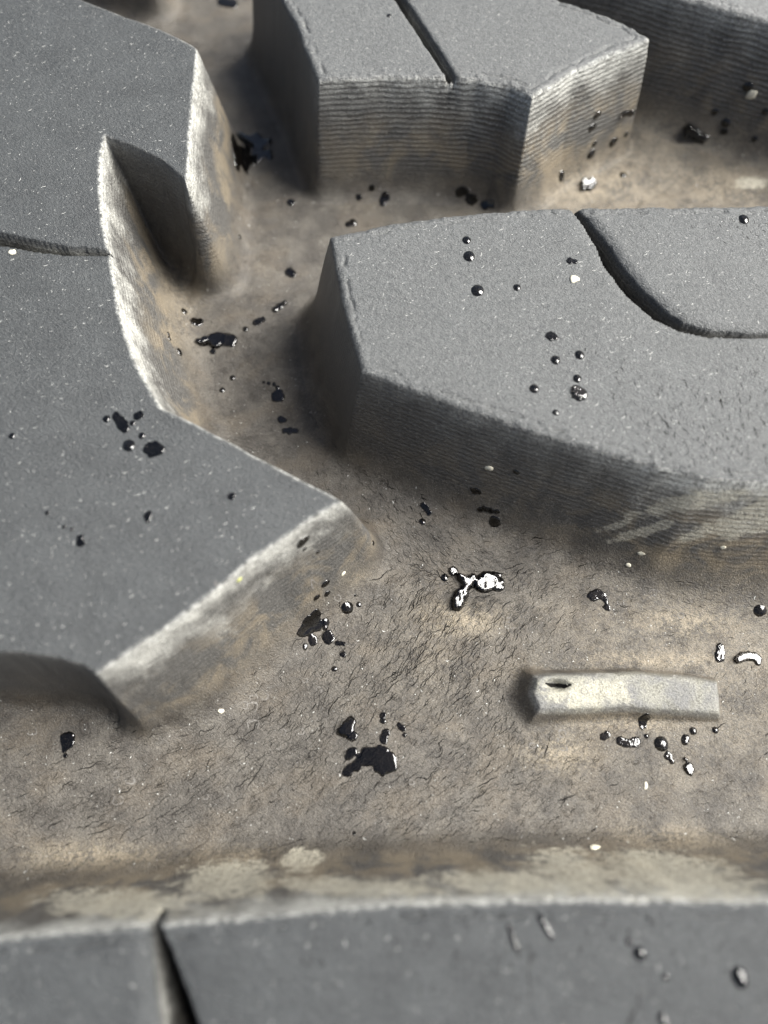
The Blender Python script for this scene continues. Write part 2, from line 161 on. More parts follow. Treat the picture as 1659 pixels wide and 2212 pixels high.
    ('right one of two long blurred drops on the near block', 'd', [(9.77, -7.71, 12.97, 0.249, 1.0), (9.97, -8.04, 13.0, 0.28, 1.0), (10.17, -8.34, 13.0, 0.279, 1.0), (10.38, -8.64, 13.0, 0.216, 1.0)]),
    ('small blurred drop above left of a rounder one on the near block', 'd', [(15.11, -8.95, 12.97, 0.247, 1.0)]),
    ('round blurred drop in the middle of the near block', 'd', [(15.68, -9.59, 13.0, 0.399, 1.0)]),
    ('biggest blurred drop at the right of the near block', 'd', [(21.6, -10.73, 13.0, 0.487, 1.0), (21.67, -11.07, 12.97, 0.425, 1.0)]),
    ('faint small blurred drop near the lower right', 'd', [(17.1, -10.85, 13.0, 0.213, 1.0)]),
    ('blurred drop cut by the bottom edge of the picture', 'd', [(16.63, -12.93, 13.0, 0.299, 1.0), (16.78, -13.17, 12.97, 0.269, 1.0)]),
    ('tiny drop on top of the rear block left of its sipe', 'd', [(0.49, 72.33, 12.97, 0.25, 1.19)]),
]
GRAINS = [
    ('pale flat grain on the middle block left of its sipe', 16.16, 40.43, 0.433, 0.315),
    ('pale grain lying on the brown slope at the bottom', 16.38, -4.38, 0.467, 0.288),
    ('pale grain on the dark foot slope of the middle block', 8.98, 25.57, 0.357, 0.238),
    ('elongated pale chip on the cracked slope below the middle block', 22.58, 19.2, 0.325, 0.163),
    ('small white chip on the cracked slope left of the elongated one', 21.84, 18.58, 0.29, 0.166),
    ('white chip on the slope at the far right', 28.68, 18.97, 0.274, 0.196),
    ('yellow green scrap stuck on the chalky rim of the left block', -10.7, 14.34, 0.308, 0.171),
    ('pale grain on the groove floor above the clear bead', -3.54, 17.26, 0.24, 0.16),
    ('pale grain beside the sipe of the left block', -32.12, 43.23, 0.32, 0.24),
    ('pale slanted chip on the floor below the raised bar', 21.58, 0.1, 0.305, 0.115),
    ('cream grain stuck on the far block wall', 39.51, 69.81, 0.548, 0.399),
    ('pale grain on the floor below the left block', -13.83, 6.05, 0.197, 0.197),
]
RINGS = [(-20.99, 0.54, 0.383), (-21.82, -1.0, 0.418), (-22.26, 0.93, 0.307), (-11.2, 7.08, 0.398), (-11.99, 6.54, 0.357), (-11.08, 4.9, 0.551), (-10.26, 7.28, 0.319), (-11.29, 6.43, 0.476), (-7.03, 4.4, 0.313), (-8.61, 4.34, 0.314), (-11.71, 1.99, 0.387), (-8.95, 3.21, 0.273), (15.05, 4.24, 0.351), (15.06, 3.09, 0.31), (14.42, 3.64, 0.272), (-6.8, 8.64, 0.241), (16.74, 7.51, 0.31), (-5.84, 15.91, 0.273), (-4.07, 15.63, 0.286), (-12.06, 13.84, 0.201), (-0.4, 16.01, 0.25), (24.16, 16.38, 0.333), (11.16, 13.92, 0.289), (12.45, 3.27, 0.272), (2.3, 0.35, 0.228), (-14.65, -0.79, 0.229), (-29.71, 4.4, 0.391), (21.25, 15.6, 0.333), (26.56, 14.37, 0.29), (-5.57, 7.85, 0.279), ]
FLOOR_CRACKS = [
    (-28.9, -2.8, 0.49, 1, 1, 3.38),
    (-25.7, -1.4, 0.53, 1, 1, 3.41),
    (-21.8, -0.0, 0.56, 1, 1, 3.44),
    (-16.4, -0.0, 0.63, 1, 1, 3.82),
    (-10.4, 0.7, 0.73, 1.2, 1, 4.23),
    (-5.0, 2.2, 0.77, 1.2, 1, 4.25),
    (-12.9, 3.7, 0.71, 0.5, 0.8, 3.12),
    (-18.7, 3.6, 0.26, 0.5, 0.9, 2.72),
    (-22.7, 4.6, 0.08, 0.5, 0.9, 1.96),
    (0.8, -1.4, 0.58, 1, 0.9, 4.15),
    (6.4, -1.4, 0.4, 0.9, 0.8, 4.15),
    (12.2, -0.7, 0.56, 0.9, 0.7, 4.18),
    (6.6, 2.2, 0.83, 1.1, 0.9, 4.24),
    (12.4, 2.9, 0.89, 0.9, 0.7, 3.87),
    (16.0, -0.0, 0.48, 0.5, 0.6, 3.43),
    (19.9, 0.4, 0.32, 0.3, 0.6, 3.44),
    (-6.0, 7.5, 0.97, 1, 1, 3.58),
    (-1.2, 8.2, 0.96, 1.2, 1, 4.39),
    (2.9, 10.6, 1.0, 1.3, 1.1, 4.45),
    (5.4, 13.1, 1.06, 1.3, 1.1, 4.11),
    (9.5, 13.1, 1.01, 1.1, 1, 4.11),
    (6.8, 7.5, 0.98, 1.1, 1, 3.98),
    (2.9, 16.5, 1.22, 1, 1, 3.34),
    (2.1, 13.9, 1.08, 1, 1, 3.71),
    (13.5, 11.5, 0.83, 0.6, 0.8, 3.67),
    (12.6, 16.9, 1.01, 0.7, 0.8, 3.77),
    (16.8, 16.5, 0.67, 0.6, 0.7, 3.35),
    (21.0, 17.3, -0.28, 0.6, 0.6, 3.35),
    (25.8, 15.6, -0.47, 0.6, 0.6, 3.33),
    (30.2, 15.1, -0.38, 0.5, 0.6, 2.9),
    (11.5, 19.5, 0.36, 0.8, 0.6, 2.97),
    (15.7, 19.5, -0.18, 0.8, 0.6, 2.97),
    (6.4, 20.4, -0.55, 1, 0.7, 2.98),
    (8.4, 17.8, -0.36, 0.6, 0.6, 2.11),
    (3.0, 21.7, -0.91, 1.1, 0.8, 2.57),
    (0.9, 24.9, -0.99, 1.2, 0.9, 2.39),
    (-1.7, 27.2, -0.91, 1.1, 0.9, 2.2),
    (-4.9, 28.7, -0.87, 0.9, 0.8, 1.78),
    (4.7, 19.5, -1.26, 1, 0.8, 2.12),
    (17.6, 3.6, 0.88, 0.5, 0.5, 3.12),
    (11.5, 7.4, 1.02, 0.6, 0.8, 1.97),
    (30.7, 7.5, 1.15, 0.4, 0.6, 2.39),
    (30.4, 1.8, 0.16, 0.35, 0.6, 2.31),
    (25.5, -0.7, 0.24, 0.3, 0.5, 3.04),
]
TOP_CRACKS = [
    (29.2, 25.3, -1.59, 1, 0.5, 1.44),
    (28.3, 28.2, -1.58, 1, 0.5, 1.83),
    (26.2, 24.5, -1.54, 1, 0.5, 1.79),
    (24.5, 27.4, -1.48, 1, 0.5, 2.19),
    (22.0, 24.9, -1.46, 0.8, 0.5, 2.16),
    (21.0, 29.0, -1.38, 0.5, 0.4, 2.21),
    (18.7, 31.6, -1.45, 0.35, 0.3, 2.25),
    (30.3, 31.5, -1.67, 0.7, 0.5, 1.87),
    (19.9, 25.7, -1.19, 0.3, 0.45, 2.17),
    (32.4, 45.5, -1.29, 0.9, 0.25, 1.21),
    (30.5, 46.5, -1.19, 0.7, 0.25, 1.22),
    (27.4, 47.0, -1.35, 0.4, 0.2, 1.22),
    (7.7, -8.6, -1.59, 0.5, 0.8, 2.58),
    (19.3, -7.8, -1.68, 0.5, 0.8, 2.3),
    (2.0, -8.3, -1.49, 0.5, 0.8, 1.72),
    (13.6, -7.8, -1.63, 0.5, 0.8, 2.3),
    (-3.7, -8.8, -1.35, 0.4, 0.8, 1.72),
]
DIMPLE_SLIT = [(13.551, 8.161), (14.152, 8.055), (14.722, 8.103), (15.156, 7.931), (15.622, 8.037), (16.008, 8.218)]
SCUFFS = [(22.09, 20.39, 2.81, 0.39, 1), (19.9, 21.05, 1.69, 0.27, 1), (28.85, 19.91, 4.34, 0.71, 1), (26.01, 19.63, 1.8, 0.35, 1), (24.59, 21.31, 5.54, 0.58, 1), (30.04, 20.49, 2.85, 1.18, 1), (-11.56, -6.23, 5.64, 1.3, 1), (-6.41, -5.19, 2.18, 1.05, 1), (-2.19, -6.35, 8.14, 0.53, 1), (8.46, -6.01, 8.1, 0.7, 1), (13.43, -5.52, 4.01, 1.57, 1), (20.05, -5.76, 7.21, 1.7, 1), (-18.38, -7.43, 8.72, 0.75, 1), (41.41, 63.67, 2.64, 1.27, 1), (17.05, 7.44, 5.11, 1.7, 1), ]
STAINS_LIGHT = [(7.04, 13.93, 4.54, 1.87, 1), (14.72, 2.72, 3.51, 1.84, 1), (27.27, 13.74, 6.12, 1.91, 1), (23.89, 10.42, 8.15, 0.89, 1), (-13.57, 10.39, 1.68, 1.41, 1), (24.41, 63.22, 13.61, 4.62, 1), (37.95, 63.29, 6.78, 4.71, 1), (-4.87, 17.61, 3.0, 0.86, 1), (20.45, 5.15, 5.91, 1.14, 1), (-9.66, -5.38, 5.87, 0.86, 1), (2.33, -5.59, 3.95, 0.6, 1), (22.39, -4.4, 5.73, 1.74, 1), (-23.27, -5.2, 6.01, 1.03, 1), (-22.19, 40.48, 2.66, 12.68, 1), (27.17, 10.63, 17.1, 11.86, 0.42), (29.71, 63.93, 17.24, 33.99, 0.55), (4.91, 11.45, 8.15, 7.99, 0.25), ]  # wide faint ellipses at the end paint the floor's light gradient; others are stains

# ---------------------------------------------------------------- height of the tread (millimetres)
TREAD = 13.0                                   # block height above the groove floor
def axis(lo, hi, step, mlo, mhi):
    a = list(np.arange(lo, hi + step * .5, step)); s = step
    x = a[-1]; up = []
    while x < mhi:
        s *= 1.12; x += s; up.append(x)
    s = step; x = a[0]; dn = []
    while x > mlo:
        s *= 1.12; x -= s; dn.append(x)
    return np.array(dn[::-1] + a + up)
def hashn(ix, iy, seed):
    n = (ix * 374761393 + iy * 668265263 + seed * 974634777) & 0xffffffff
    n = ((n ^ (n >> 13)) * 1274126177) & 0xffffffff
    return ((n ^ (n >> 16)) & 0xffff) / 65535.0
def vnoise(x, y, seed=0):
    x0 = np.floor(x).astype(np.int64); y0 = np.floor(y).astype(np.int64)
    fx = x - x0; fy = y - y0
    fx = fx * fx * (3 - 2 * fx); fy = fy * fy * (3 - 2 * fy)
    a = hashn(x0, y0, seed); b = hashn(x0 + 1, y0, seed); c = hashn(x0, y0 + 1, seed); d = hashn(x0 + 1, y0 + 1, seed)
    return (a + (b - a) * fx) * (1 - fy) + (c + (d - c) * fx) * fy - .5
def fbm(x, y, seed=0, o=4):
    r = 0; a = 1; f = 1
    for k in range(o):
        r = r + a * vnoise(x * f + 13.1 * k, y * f + 7.7 * k, seed + k); a *= .5; f *= 2.03
    return r
def poly_sdf(X, Y, P):
    """signed distance to a polygon (negative inside), mitred outside, with the two values carried by its corners"""
    P = np.asarray(P, float); n = len(P)
    A = sum(P[i, 0] * P[(i + 1) % n, 1] - P[(i + 1) % n, 0] * P[i, 1] for i in range(n))
    if A < 0: P = P[::-1]
    best = np.full(X.shape, 1e9); W = np.zeros(X.shape); Cc = np.zeros(X.shape); inside = np.zeros(X.shape, bool)
    bi = np.zeros(X.shape, np.int16); bt = np.zeros(X.shape)
    for i in range(n):
        a = P[i]; b = P[(i + 1) % n]
        ex, ey = b[0] - a[0], b[1] - a[1]; L2 = ex * ex + ey * ey
        t = np.clip(((X - a[0]) * ex + (Y - a[1]) * ey) / L2, 0, 1)
        dd = (X - a[0] - t * ex) ** 2 + (Y - a[1] - t * ey) ** 2
        m = dd < best
        best = np.where(m, dd, best); W = np.where(m, a[2] + (b[2] - a[2]) * t, W); Cc = np.where(m, a[3] + (b[3] - a[3]) * t, Cc)
        bi = np.where(m, i, bi); bt = np.where(m, t, bt)
        c = ((a[1] > Y) != (b[1] > Y)) & (X < (b[0] - a[0]) * (Y - a[1]) / (b[1] - a[1] + 1e-12) + a[0])
        inside ^= c
    d = np.sqrt(best)
    D = np.roll(P, -1, 0)[:, :2] - P[:, :2]; L = np.hypot(D[:, 0], D[:, 1]); N = np.stack([D[:, 1] / L, -D[:, 0] / L], 1)
    mitre = d.copy()
    for i in range(n):
        for tt, j in ((0, (i - 1) % n), (1, (i + 1) % n)):
            m = (bi == i) & (bt == tt) & ~inside
            if not m.any(): continue
            p1 = (X[m] - P[i, 0]) * N[i, 0] + (Y[m] - P[i, 1]) * N[i, 1]
            p2 = (X[m] - P[j, 0]) * N[j, 0] + (Y[m] - P[j, 1]) * N[j, 1]
            mitre[m] = np.maximum(np.maximum(p1, p2), d[m] * .72); q_ = np.clip(d[m] / (W[m] + .01) * 1.5 - .2, 0, 1); mitre[m] = mitre[m] * (1 - q_) + d[m] * q_
    return np.where(inside, -d, mitre), W, Cc
def line_dist(X, Y, P):
    """distance to an open line, minus its half width there; also the distance across, signed"""
    best = np.full(X.shape, 1e9); sg = np.zeros(X.shape)
    for a, b in zip(P[:-1], P[1:]):
        ex, ey = b[0] - a[0], b[1] - a[1]; L2 = ex * ex + ey * ey
        t = np.clip(((X - a[0]) * ex + (Y - a[1]) * ey) / L2, 0, 1)
        dx, dy = X - a[0] - t * ex, Y - a[1] - t * ey
        dd = np.hypot(dx, dy) - (a[2] + (b[2] - a[2]) * t)
        m = dd < best
        best = np.where(m, dd, best); sg = np.where(m, np.sign(ex * dy - ey * dx), sg)
    return best, sg
def profile(s):
    t = np.clip((s - .33) / .67, 0, 1)
    return np.where(s < 0, 1.0, np.where(s < .33, 1 - .68 * s / .33, .32 * (1 - t) ** 3.6))
def evaluate(X, Y):
    """height, owner block (0 = groove floor), sipe owner, distance outside the nearest block edge, chalk"""
    jx = X + .10 * fbm(X * .5, Y * .5, 3, 2); jy = Y + .10 * fbm(X * .5, Y * .5, 9, 2)
    floor = .55 * fbm(X / 14, Y / 14, 21, 3) + .045 * fbm(X / 2.2, Y / 2.2, 31, 2)
    Z = floor.copy(); own = np.zeros(X.shape, np.int16); sip = np.zeros(X.shape, np.int16)
    dmin = np.full(X.shape, 50.0); ch = np.zeros(X.shape); rb = np.zeros(X.shape); lit = np.zeros(X.shape); smin = np.full(X.shape, 50.0)
    for k, b in enumerate(BLOCKS):
        bx = [p[0] for p in b['top']]; by = [p[1] for p in b['top']]
        m = (X > min(bx) - 12) & (X < max(bx) + 12) & (Y > min(by) - 12) & (Y < max(by) + 12)
        if not m.any(): continue
        x, y = jx[m], jy[m]
        d, w, c = poly_sdf(x, y, b['top']); w = w * b.get('spread', 1.3)
        h = b.get('h', TREAD); e = b.get('round', .4)
        if 'tilt' in b: h = h + b['tilt'][0] * (x - b['tilt'][2]) + b['tilt'][1] * (y - b['tilt'][3])
        hh = h + .05 * fbm(x / 3, y / 3, 51 + k, 3)
        z = (hh - floor[m]) * profile(d / w)
        r = np.clip((d + e) / e, 0, 1); z = z - b.get('drop', .6) * e * (1 - np.sqrt(np.maximum(0, 1 - r * r))) * np.clip(1 - d / w, 0, 1)
        lip = b.get('lip', 0)
        if lip:                                        # worn, torn rim
            z = z + lip * np.exp(-((d + .35) / .45) ** 2) * (.45 * fbm(x * 1.3, y * 1.3, 77, 2) + .35 * fbm(x * 4, y * 4, 78, 3)) - .22 * np.exp(-((d + .85 + .3 * fbm(x * 1.1, y * 1.1, 79, 3)) / .13) ** 2) * np.clip(fbm(x * .8, y * .8, 80, 3) * 3 + .6, 0, 1)
        if 'dimple' in b:
            q = b['dimple']; r2 = ((x - q[0]) / q[2]) ** 2 + ((y - q[1]) / q[3]) ** 2
            z = z - q[4] * np.exp(-r2) + .10 * q[4] * np.exp(-((np.sqrt(r2) - 1.9) / .5) ** 2)
        s_own = np.zeros(x.shape, bool); sm = np.full(x.shape, 50.0)
        for S in b.get('sipes', ()):
            q, sg = line_dist(x, y, S['line'])
            q = q + .05 * fbm(x * 1.5, y * 1.5, 88, 3)
            dep = S['depth'] * np.clip(-q / .22 + .15, 0, 1) * np.clip((S.get('out', .5) - d) / .4, 0, 1)
            bev = S.get('bevel', .35); bs = S.get('side', 0)
            side = np.where(sg == bs, 1.0, .25) if bs else 1.0
            bw = S.get('bevel_w', .5)
            z = np.maximum(z - dep - bev * side * np.clip(1 - q / bw, 0, 1) ** 2 * (q > -.3) * np.clip((.6 - d) / .4, 0, 1), -.2)
            s_own |= (q < .02) & (d < .3); sm = np.minimum(sm, q)
        cur = Z[m] - floor[m]
        take = (z > cur + 1e-6) & (d < w)
        zz = np.where(d < w, floor[m] + (np.maximum(z, 0) ** 2.5 + np.maximum(cur, 0) ** 2.5) ** .4, cur + floor[m])
        zz = np.where(z <= 0, np.maximum(cur, np.where(d < w, z, -9)) + floor[m], zz)
        idx = np.where(m.ravel())[0]
        Z.ravel()[idx] = zz; own.ravel()[idx[take]] = k + 1
        sip.ravel()[idx[take]] = np.where(s_own[take], k + 1, 0)
        dm = dmin.ravel()[idx]; cl = d < dm
        dmin.ravel()[idx[cl]] = d[cl]; ch.ravel()[idx[cl]] = c[cl]; rb.ravel()[idx[cl]] = b.get('rib', 0); lit.ravel()[idx[cl]] = b.get('painted_light', 0)
        smin.ravel()[idx] = np.minimum(smin.ravel()[idx], sm)
    o = np.maximum(np.maximum(np.abs(X) - 62, 0), np.maximum(Y - 118, np.maximum(-34 - Y, 0)))
    Z = Z - o * o / 24.0
    return Z, own, sip, dmin, ch, smin, rb, lit
GX = axis(-52, 53, STEP, -82, 82); GY = axis(-18, 97, STEP, -54, 138)
def build_grid():
    X, Y = np.meshgrid(GX, GY)
    r = evaluate(X, Y)
    # pull grid points that lie close to a rim exactly on to it, so the rim is a clean line
    for f in (r[3], r[5]):
        gy, gx = np.gradient(f, GY, GX); g2 = gx * gx + gy * gy + 1e-9
        lim = STEP * .55; m = (np.abs(f) < lim) & (np.abs(g2 - 1) < .5)
        X = np.where(m, X - f * gx / g2, X); Y = np.where(m, Y - f * gy / g2, Y)
    return (X, Y) + evaluate(X, Y)
def sample(F, x, y):
    """bilinear look-up of a grid field"""
    x = np.asarray(x, float); y = np.asarray(y, float)
    i = np.clip(np.searchsorted(GX, x) - 1, 0, len(GX) - 2); j = np.clip(np.searchsorted(GY, y) - 1, 0, len(GY) - 2)
    fx = np.clip((x - GX[i]) / (GX[i + 1] - GX[i]), 0, 1); fy = np.clip((y - GY[j]) / (GY[j + 1] - GY[j]), 0, 1)
    return (F[j, i] * (1 - fx) + F[j, i + 1] * fx) * (1 - fy) + (F[j + 1, i] * (1 - fx) + F[j + 1, i + 1] * fx) * fy

X, Y, Z, OWN, SIP, DM, CH, SM, RB, LIT = build_grid()
NY, NX = X.shape

# ---------------------------------------------------------------- materials
class Nodes:
    def __init__(s, name):
        s.m = bpy.data.materials.new(name); s.m.use_nodes = True; s.t = s.m.node_tree; s.t.nodes.clear()
    def n(s, kind, **kw):
        o = s.t.nodes.new('ShaderNode' + kind)
        for k, v in kw.items():
            if k.startswith('i_'):
                key = k[2:]; key = int(key) if key.isdigit() else key.replace('_', ' ')
                if hasattr(v, 'is_linked') or isinstance(v, bpy.types.NodeSocket): s.t.links.new(v, o.inputs[key])
                else: o.inputs[key].default_value = v
            else: setattr(o, k, v)
        return o
    def math(s, op, a, b=0.0, c=0.0, clamp=False):
        return s.n('Math', operation=op, use_clamp=clamp, i_0=a, i_1=b, i_2=c).outputs[0]
    def mix(s, f, a, b, mode='MIX'):
        o = s.t.nodes.new('ShaderNodeMix'); o.data_type = 'RGBA'; o.blend_type = mode; o.clamp_factor = True
        for i, v in ((0, f), (6, a), (7, b)):
            if isinstance(v, bpy.types.NodeSocket): s.t.links.new(v, o.inputs[i])
            else: o.inputs[i].default_value = (v if i == 0 else (*v, 1))
        return o.outputs[2]
    def ramp(s, v, lo, hi, a=0.0, b=1.0, smooth=True):
        return s.n('MapRange', interpolation_type='SMOOTHSTEP' if smooth else 'LINEAR', i_0=v, i_1=lo, i_2=hi, i_3=a, i_4=b).outputs[0]
    def noise(s, co, scale, detail=3, rough=.55, dist=0.0):
        return s.n('TexNoise', i_Vector=co, i_Scale=scale, i_Detail=detail, i_Roughness=rough, i_Distortion=dist).outputs[0]
    def mapped(s, co, scale=(1, 1, 1), rot=(0, 0, 0), loc=(0, 0, 0)):
        r = s.n('Mapping', i_Vector=co, i_Rotation=rot).outputs[0]
        return s.n('Mapping', i_Vector=r, i_Scale=scale, i_Location=loc).outputs[0]
    def attr(s, name): return s.n('Attribute', attribute_name=name).outputs['Fac']

def rubber():
    N = Nodes('weathered_rubber')
    obj_co = N.n('TexCoord').outputs['Object']
    P = N.mapped(obj_co, (1000, 1000, 1000))                         # millimetres
    xyz = N.n('SeparateXYZ', i_0=P); x, y, z = xyz.outputs[0], xyz.outputs[1], xyz.outputs[2]
    nz = N.n('SeparateXYZ', i_0=N.n('NewGeometry').outputs['Normal']).outputs[2]
    d, ch, topm, shoulder = N.attr('rim_distance'), N.attr('chalk'), N.attr('top'), N.attr('bar')
    # grain of the moulded rubber
    g1 = N.noise(N.mapped(P, (1.1, 2.0, 1.5), (0, 0, .5)), 2.6, 4, .62)
    g2 = N.noise(N.mapped(P, (1, 1, 1), (0, 0, .2)), 9.0, 3, .6)
    g5 = N.noise(N.mapped(P, (1, 1.5, 1), (0, 0, .4)), 7.0, 3, .6)
    g3 = N.noise(P, .35, 5, .6)
    g4 = N.noise(N.mapped(P, (1.0, 1.6, 1.0), (0, 0, -.3)), .16, 4, .6)
    gf = N.noise(P, 26.0, 2, .5)
    # leathery micro cracks of the groove floor
    pw = N.mapped(P, (1.0, 2.3, 1.0), (0, 0, -.85))
    warp = N.n('VectorMath', operation='ADD', i_0=pw, i_1=N.n('VectorMath', operation='SCALE', i_0=N.n('TexNoise', i_Vector=P, i_Scale=1.6, i_Detail=3).outputs['Color'], i_Scale=1.3).outputs[0]).outputs[0]
    vor = N.n('TexVoronoi', feature='DISTANCE_TO_EDGE', i_Vector=warp, i_Scale=2.4).outputs[0]
    net = N.math('MULTIPLY', N.ramp(vor, .0, .06, 1, 0), N.ramp(N.noise(P, .8, 2), .5, .62))
    fine0 = N.noise(P, 2.4, 4, .7)
    floor_m = N.math('SUBTRACT', 1.0, topm, clamp=True)
    low = N.ramp(z, 1.0, 4.0, 1, 0)
    # colours
    top_c = N.mix(N.ramp(g3, .3, .7), (.022, .0238, .0248), (.034, .0365, .0375))
    top_c = N.mix(N.ramp(g1, .45, .75, 0, .5), top_c, (.060, .064, .065))
    top_c = N.mix(N.math('MULTIPLY', N.attr('painted_light'), N.ramp(fine0, .25, .7, .35, .85)), top_c, (.150, .152, .148))  # each block's paler top colour paints the brighter light toward the far right
    flo_c = N.mix(N.ramp(g3, .35, .68), (.038, .033, .0275), (.074, .066, .055))
    flo_c = N.mix(N.ramp(g4, .46, .66, 0, .5), flo_c, (.085, .068, .048))
    flo_c = N.mix(N.ramp(N.noise(P, .22, 5, .65, .6), .56, .70, 0, .25), flo_c, (.17, .157, .133))
    flo_c = N.mix(N.ramp(g1, .42, .72, 0, .32), flo_c, (.125, .115, .098))
    wall_f = N.ramp(z, .9, 4.5)
    stn_light = N.math('MULTIPLY', N.attr('stain_light'), N.ramp(N.math('ADD', N.math('MULTIPLY', fine0, .6), N.math('MULTIPLY', g3, .4)), .40, .58, .15, 1))
    flo_c = N.mix(N.math('MULTIPLY', stn_light, .75), flo_c, (.235, .196, .138))
    wal_c = N.mix(N.ramp(g1, .35, .7), (.050, .048, .045), (.092, .088, .081))
    col = N.mix(wall_f, flo_c, wal_c)
    # chalky bloom near the worn rims, streaked along the mould ribs
    stre = N.noise(N.mapped(P, (.5, .5, 5.0)), 1.3, 4, .6)
    fine = N.noise(N.mapped(P, (1.5, 1.5, 2.5)), 3.2, 4, .7)
    reach = N.math('ADD', z, N.math('MULTIPLY', N.math('SUBTRACT', N.noise(P, .32, 5, .68), .5), 15.0))
    cm = N.ramp(reach, 8.0, 14.5)
    cm = N.math('MULTIPLY', cm, N.ramp(N.math('ADD', N.math('MULTIPLY', stre, .5), N.math('MULTIPLY', fine, .5)), .38, .56, .3, 1))
    cm = N.math('MULTIPLY', cm, N.math('MULTIPLY', ch, floor_m), clamp=True)
    cm = N.math('MULTIPLY', cm, N.math('MULTIPLY_ADD', N.attr('rib'), -.45, 1.0))
    tan = N.math('MULTIPLY', N.math('MULTIPLY', N.ramp(N.noise(P, .25, 4, .65, .5), .42, .62), N.math('MULTIPLY', N.ramp(z, .8, 4), N.ramp(z, 11, 6))), N.math('MULTIPLY', N.math('MULTIPLY', ch, floor_m), .8))
    col = N.mix(tan, col, (.17, .14, .098))
    col = N.mix(N.math('MULTIPLY', cm, .92), col, (.50, .495, .45))
    scf = N.math('MULTIPLY', N.ramp(N.math('ADD', N.attr('scuff'), N.math('MULTIPLY', N.math('SUBTRACT', N.noise(P, .9, 6, .75), .5), 1.9)), .42, .78), N.ramp(fine0, .3, .55, .25, 1))
    col = N.mix(N.math('MULTIPLY', scf, .80), col, (.40, .375, .30))
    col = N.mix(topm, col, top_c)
    col = N.mix(N.attr('slot_shade'), col, (.014, .014, .014))  # shade inside the sipes, painted in near black
    # rim line, abraded pale
    rimn = N.ramp(N.noise(P, 2.2, 4, .7), .38, .66)
    rim = N.math('MULTIPLY', N.math('MULTIPLY', N.ramp(N.math('ABSOLUTE', d), .0, .35, 1, 0), rimn), N.math('MULTIPLY', ch, .7))
    col = N.mix(rim, col, (.46, .46, .43))
    # raised bar: yellowish grey bloom
    barc = N.mix(N.ramp(N.noise(P, .40, 5, .65), .38, .64), (.13, .13, .127), (.23, .225, .19))
    barc = N.mix(N.math('MULTIPLY', scf, .8), barc, (.33, .315, .25))
    col = N.mix(N.math('MULTIPLY', shoulder, .85), col, barc)
    # dust flecks and dark pits
    vs = N.n('TexVoronoi', feature='F1', i_Vector=N.mapped(P, (1, 2.2, 1), (0, 0, .25)), i_Scale=2.4, i_Randomness=1.0)
    fl = N.math('MULTIPLY', N.ramp(vs.outputs['Distance'], .06, .14, 1, 0), N.ramp(N.n('SeparateXYZ', i_0=vs.outputs['Color']).outputs[0], .62, .7))
    col = N.mix(N.math('MULTIPLY', fl, .55), col, (.42, .42, .40))
    pit = N.math('MULTIPLY', N.ramp(g2, .60, .74), .55)
    col = N.mix(pit, col, (.035, .034, .034))
    netm = N.math('MULTIPLY', net, N.math('MULTIPLY', N.math('MULTIPLY', floor_m, low), .55))
    col = N.mix(netm, col, (.03, .026, .024))
    # ribs left by the mould on the walls
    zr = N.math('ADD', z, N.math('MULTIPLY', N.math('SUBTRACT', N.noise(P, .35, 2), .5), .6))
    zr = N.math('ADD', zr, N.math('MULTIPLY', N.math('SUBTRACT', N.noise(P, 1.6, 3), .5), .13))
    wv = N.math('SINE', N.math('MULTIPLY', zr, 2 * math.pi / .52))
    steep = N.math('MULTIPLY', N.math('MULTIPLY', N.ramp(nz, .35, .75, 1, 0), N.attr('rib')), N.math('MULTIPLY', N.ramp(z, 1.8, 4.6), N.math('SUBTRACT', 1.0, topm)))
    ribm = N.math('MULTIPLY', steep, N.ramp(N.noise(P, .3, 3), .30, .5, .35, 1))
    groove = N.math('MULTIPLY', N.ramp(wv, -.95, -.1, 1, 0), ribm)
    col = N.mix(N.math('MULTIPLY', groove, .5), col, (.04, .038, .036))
    ridge = N.math('MULTIPLY', N.math('MULTIPLY', N.ramp(wv, .1, .95), ribm), N.math('MULTIPLY', N.ramp(fine, .38, .62), N.math('MULTIPLY', ch, N.ramp(z, 3, 9, .12, .55))))
    col = N.mix(ridge, col, (.50, .50, .46))
    mot = N.ramp(g5, .3, .7, .62, 1.38)
    col = N.mix(1.0, col, N.n('CombineXYZ', i_0=mot, i_1=mot, i_2=mot).outputs[0], 'MULTIPLY')
    # relief
    hgt = N.math('ADD', N.math('ADD', N.math('MULTIPLY', g1, N.math('MULTIPLY_ADD', topm, .040, .085)), N.math('MULTIPLY', g5, .10)), N.math('MULTIPLY', g2, .055))
    hgt = N.math('ADD', hgt, N.math('MULTIPLY', gf, .016))
    hgt = N.math('ADD', hgt, N.math('MULTIPLY', N.math('MULTIPLY', N.math('POWER', N.math('MULTIPLY_ADD', wv, .5, .5), .6), ribm), .08))
    hgt = N.math('SUBTRACT', hgt, N.math('MULTIPLY', netm, .05))
    bump = N.n('Bump', i_Strength=1.0, i_Distance=MM, i_Height=N.math('MULTIPLY', hgt, 1.05))
    rough = N.math('ADD', N.math('ADD', N.ramp(g1, .3, .7, .40, .54), N.math('MULTIPLY', floor_m, -.03)), N.math('MULTIPLY', cm, .25))
    b = N.n('BsdfPrincipled', i_Base_Color=col, i_Roughness=rough, i_IOR=1.5, i_Normal=bump.outputs[0])
    b.inputs['Specular IOR Level'].default_value = .5
    o = N.n('OutputMaterial'); N.t.links.new(b.outputs[0], o.inputs[0])
    return N.m
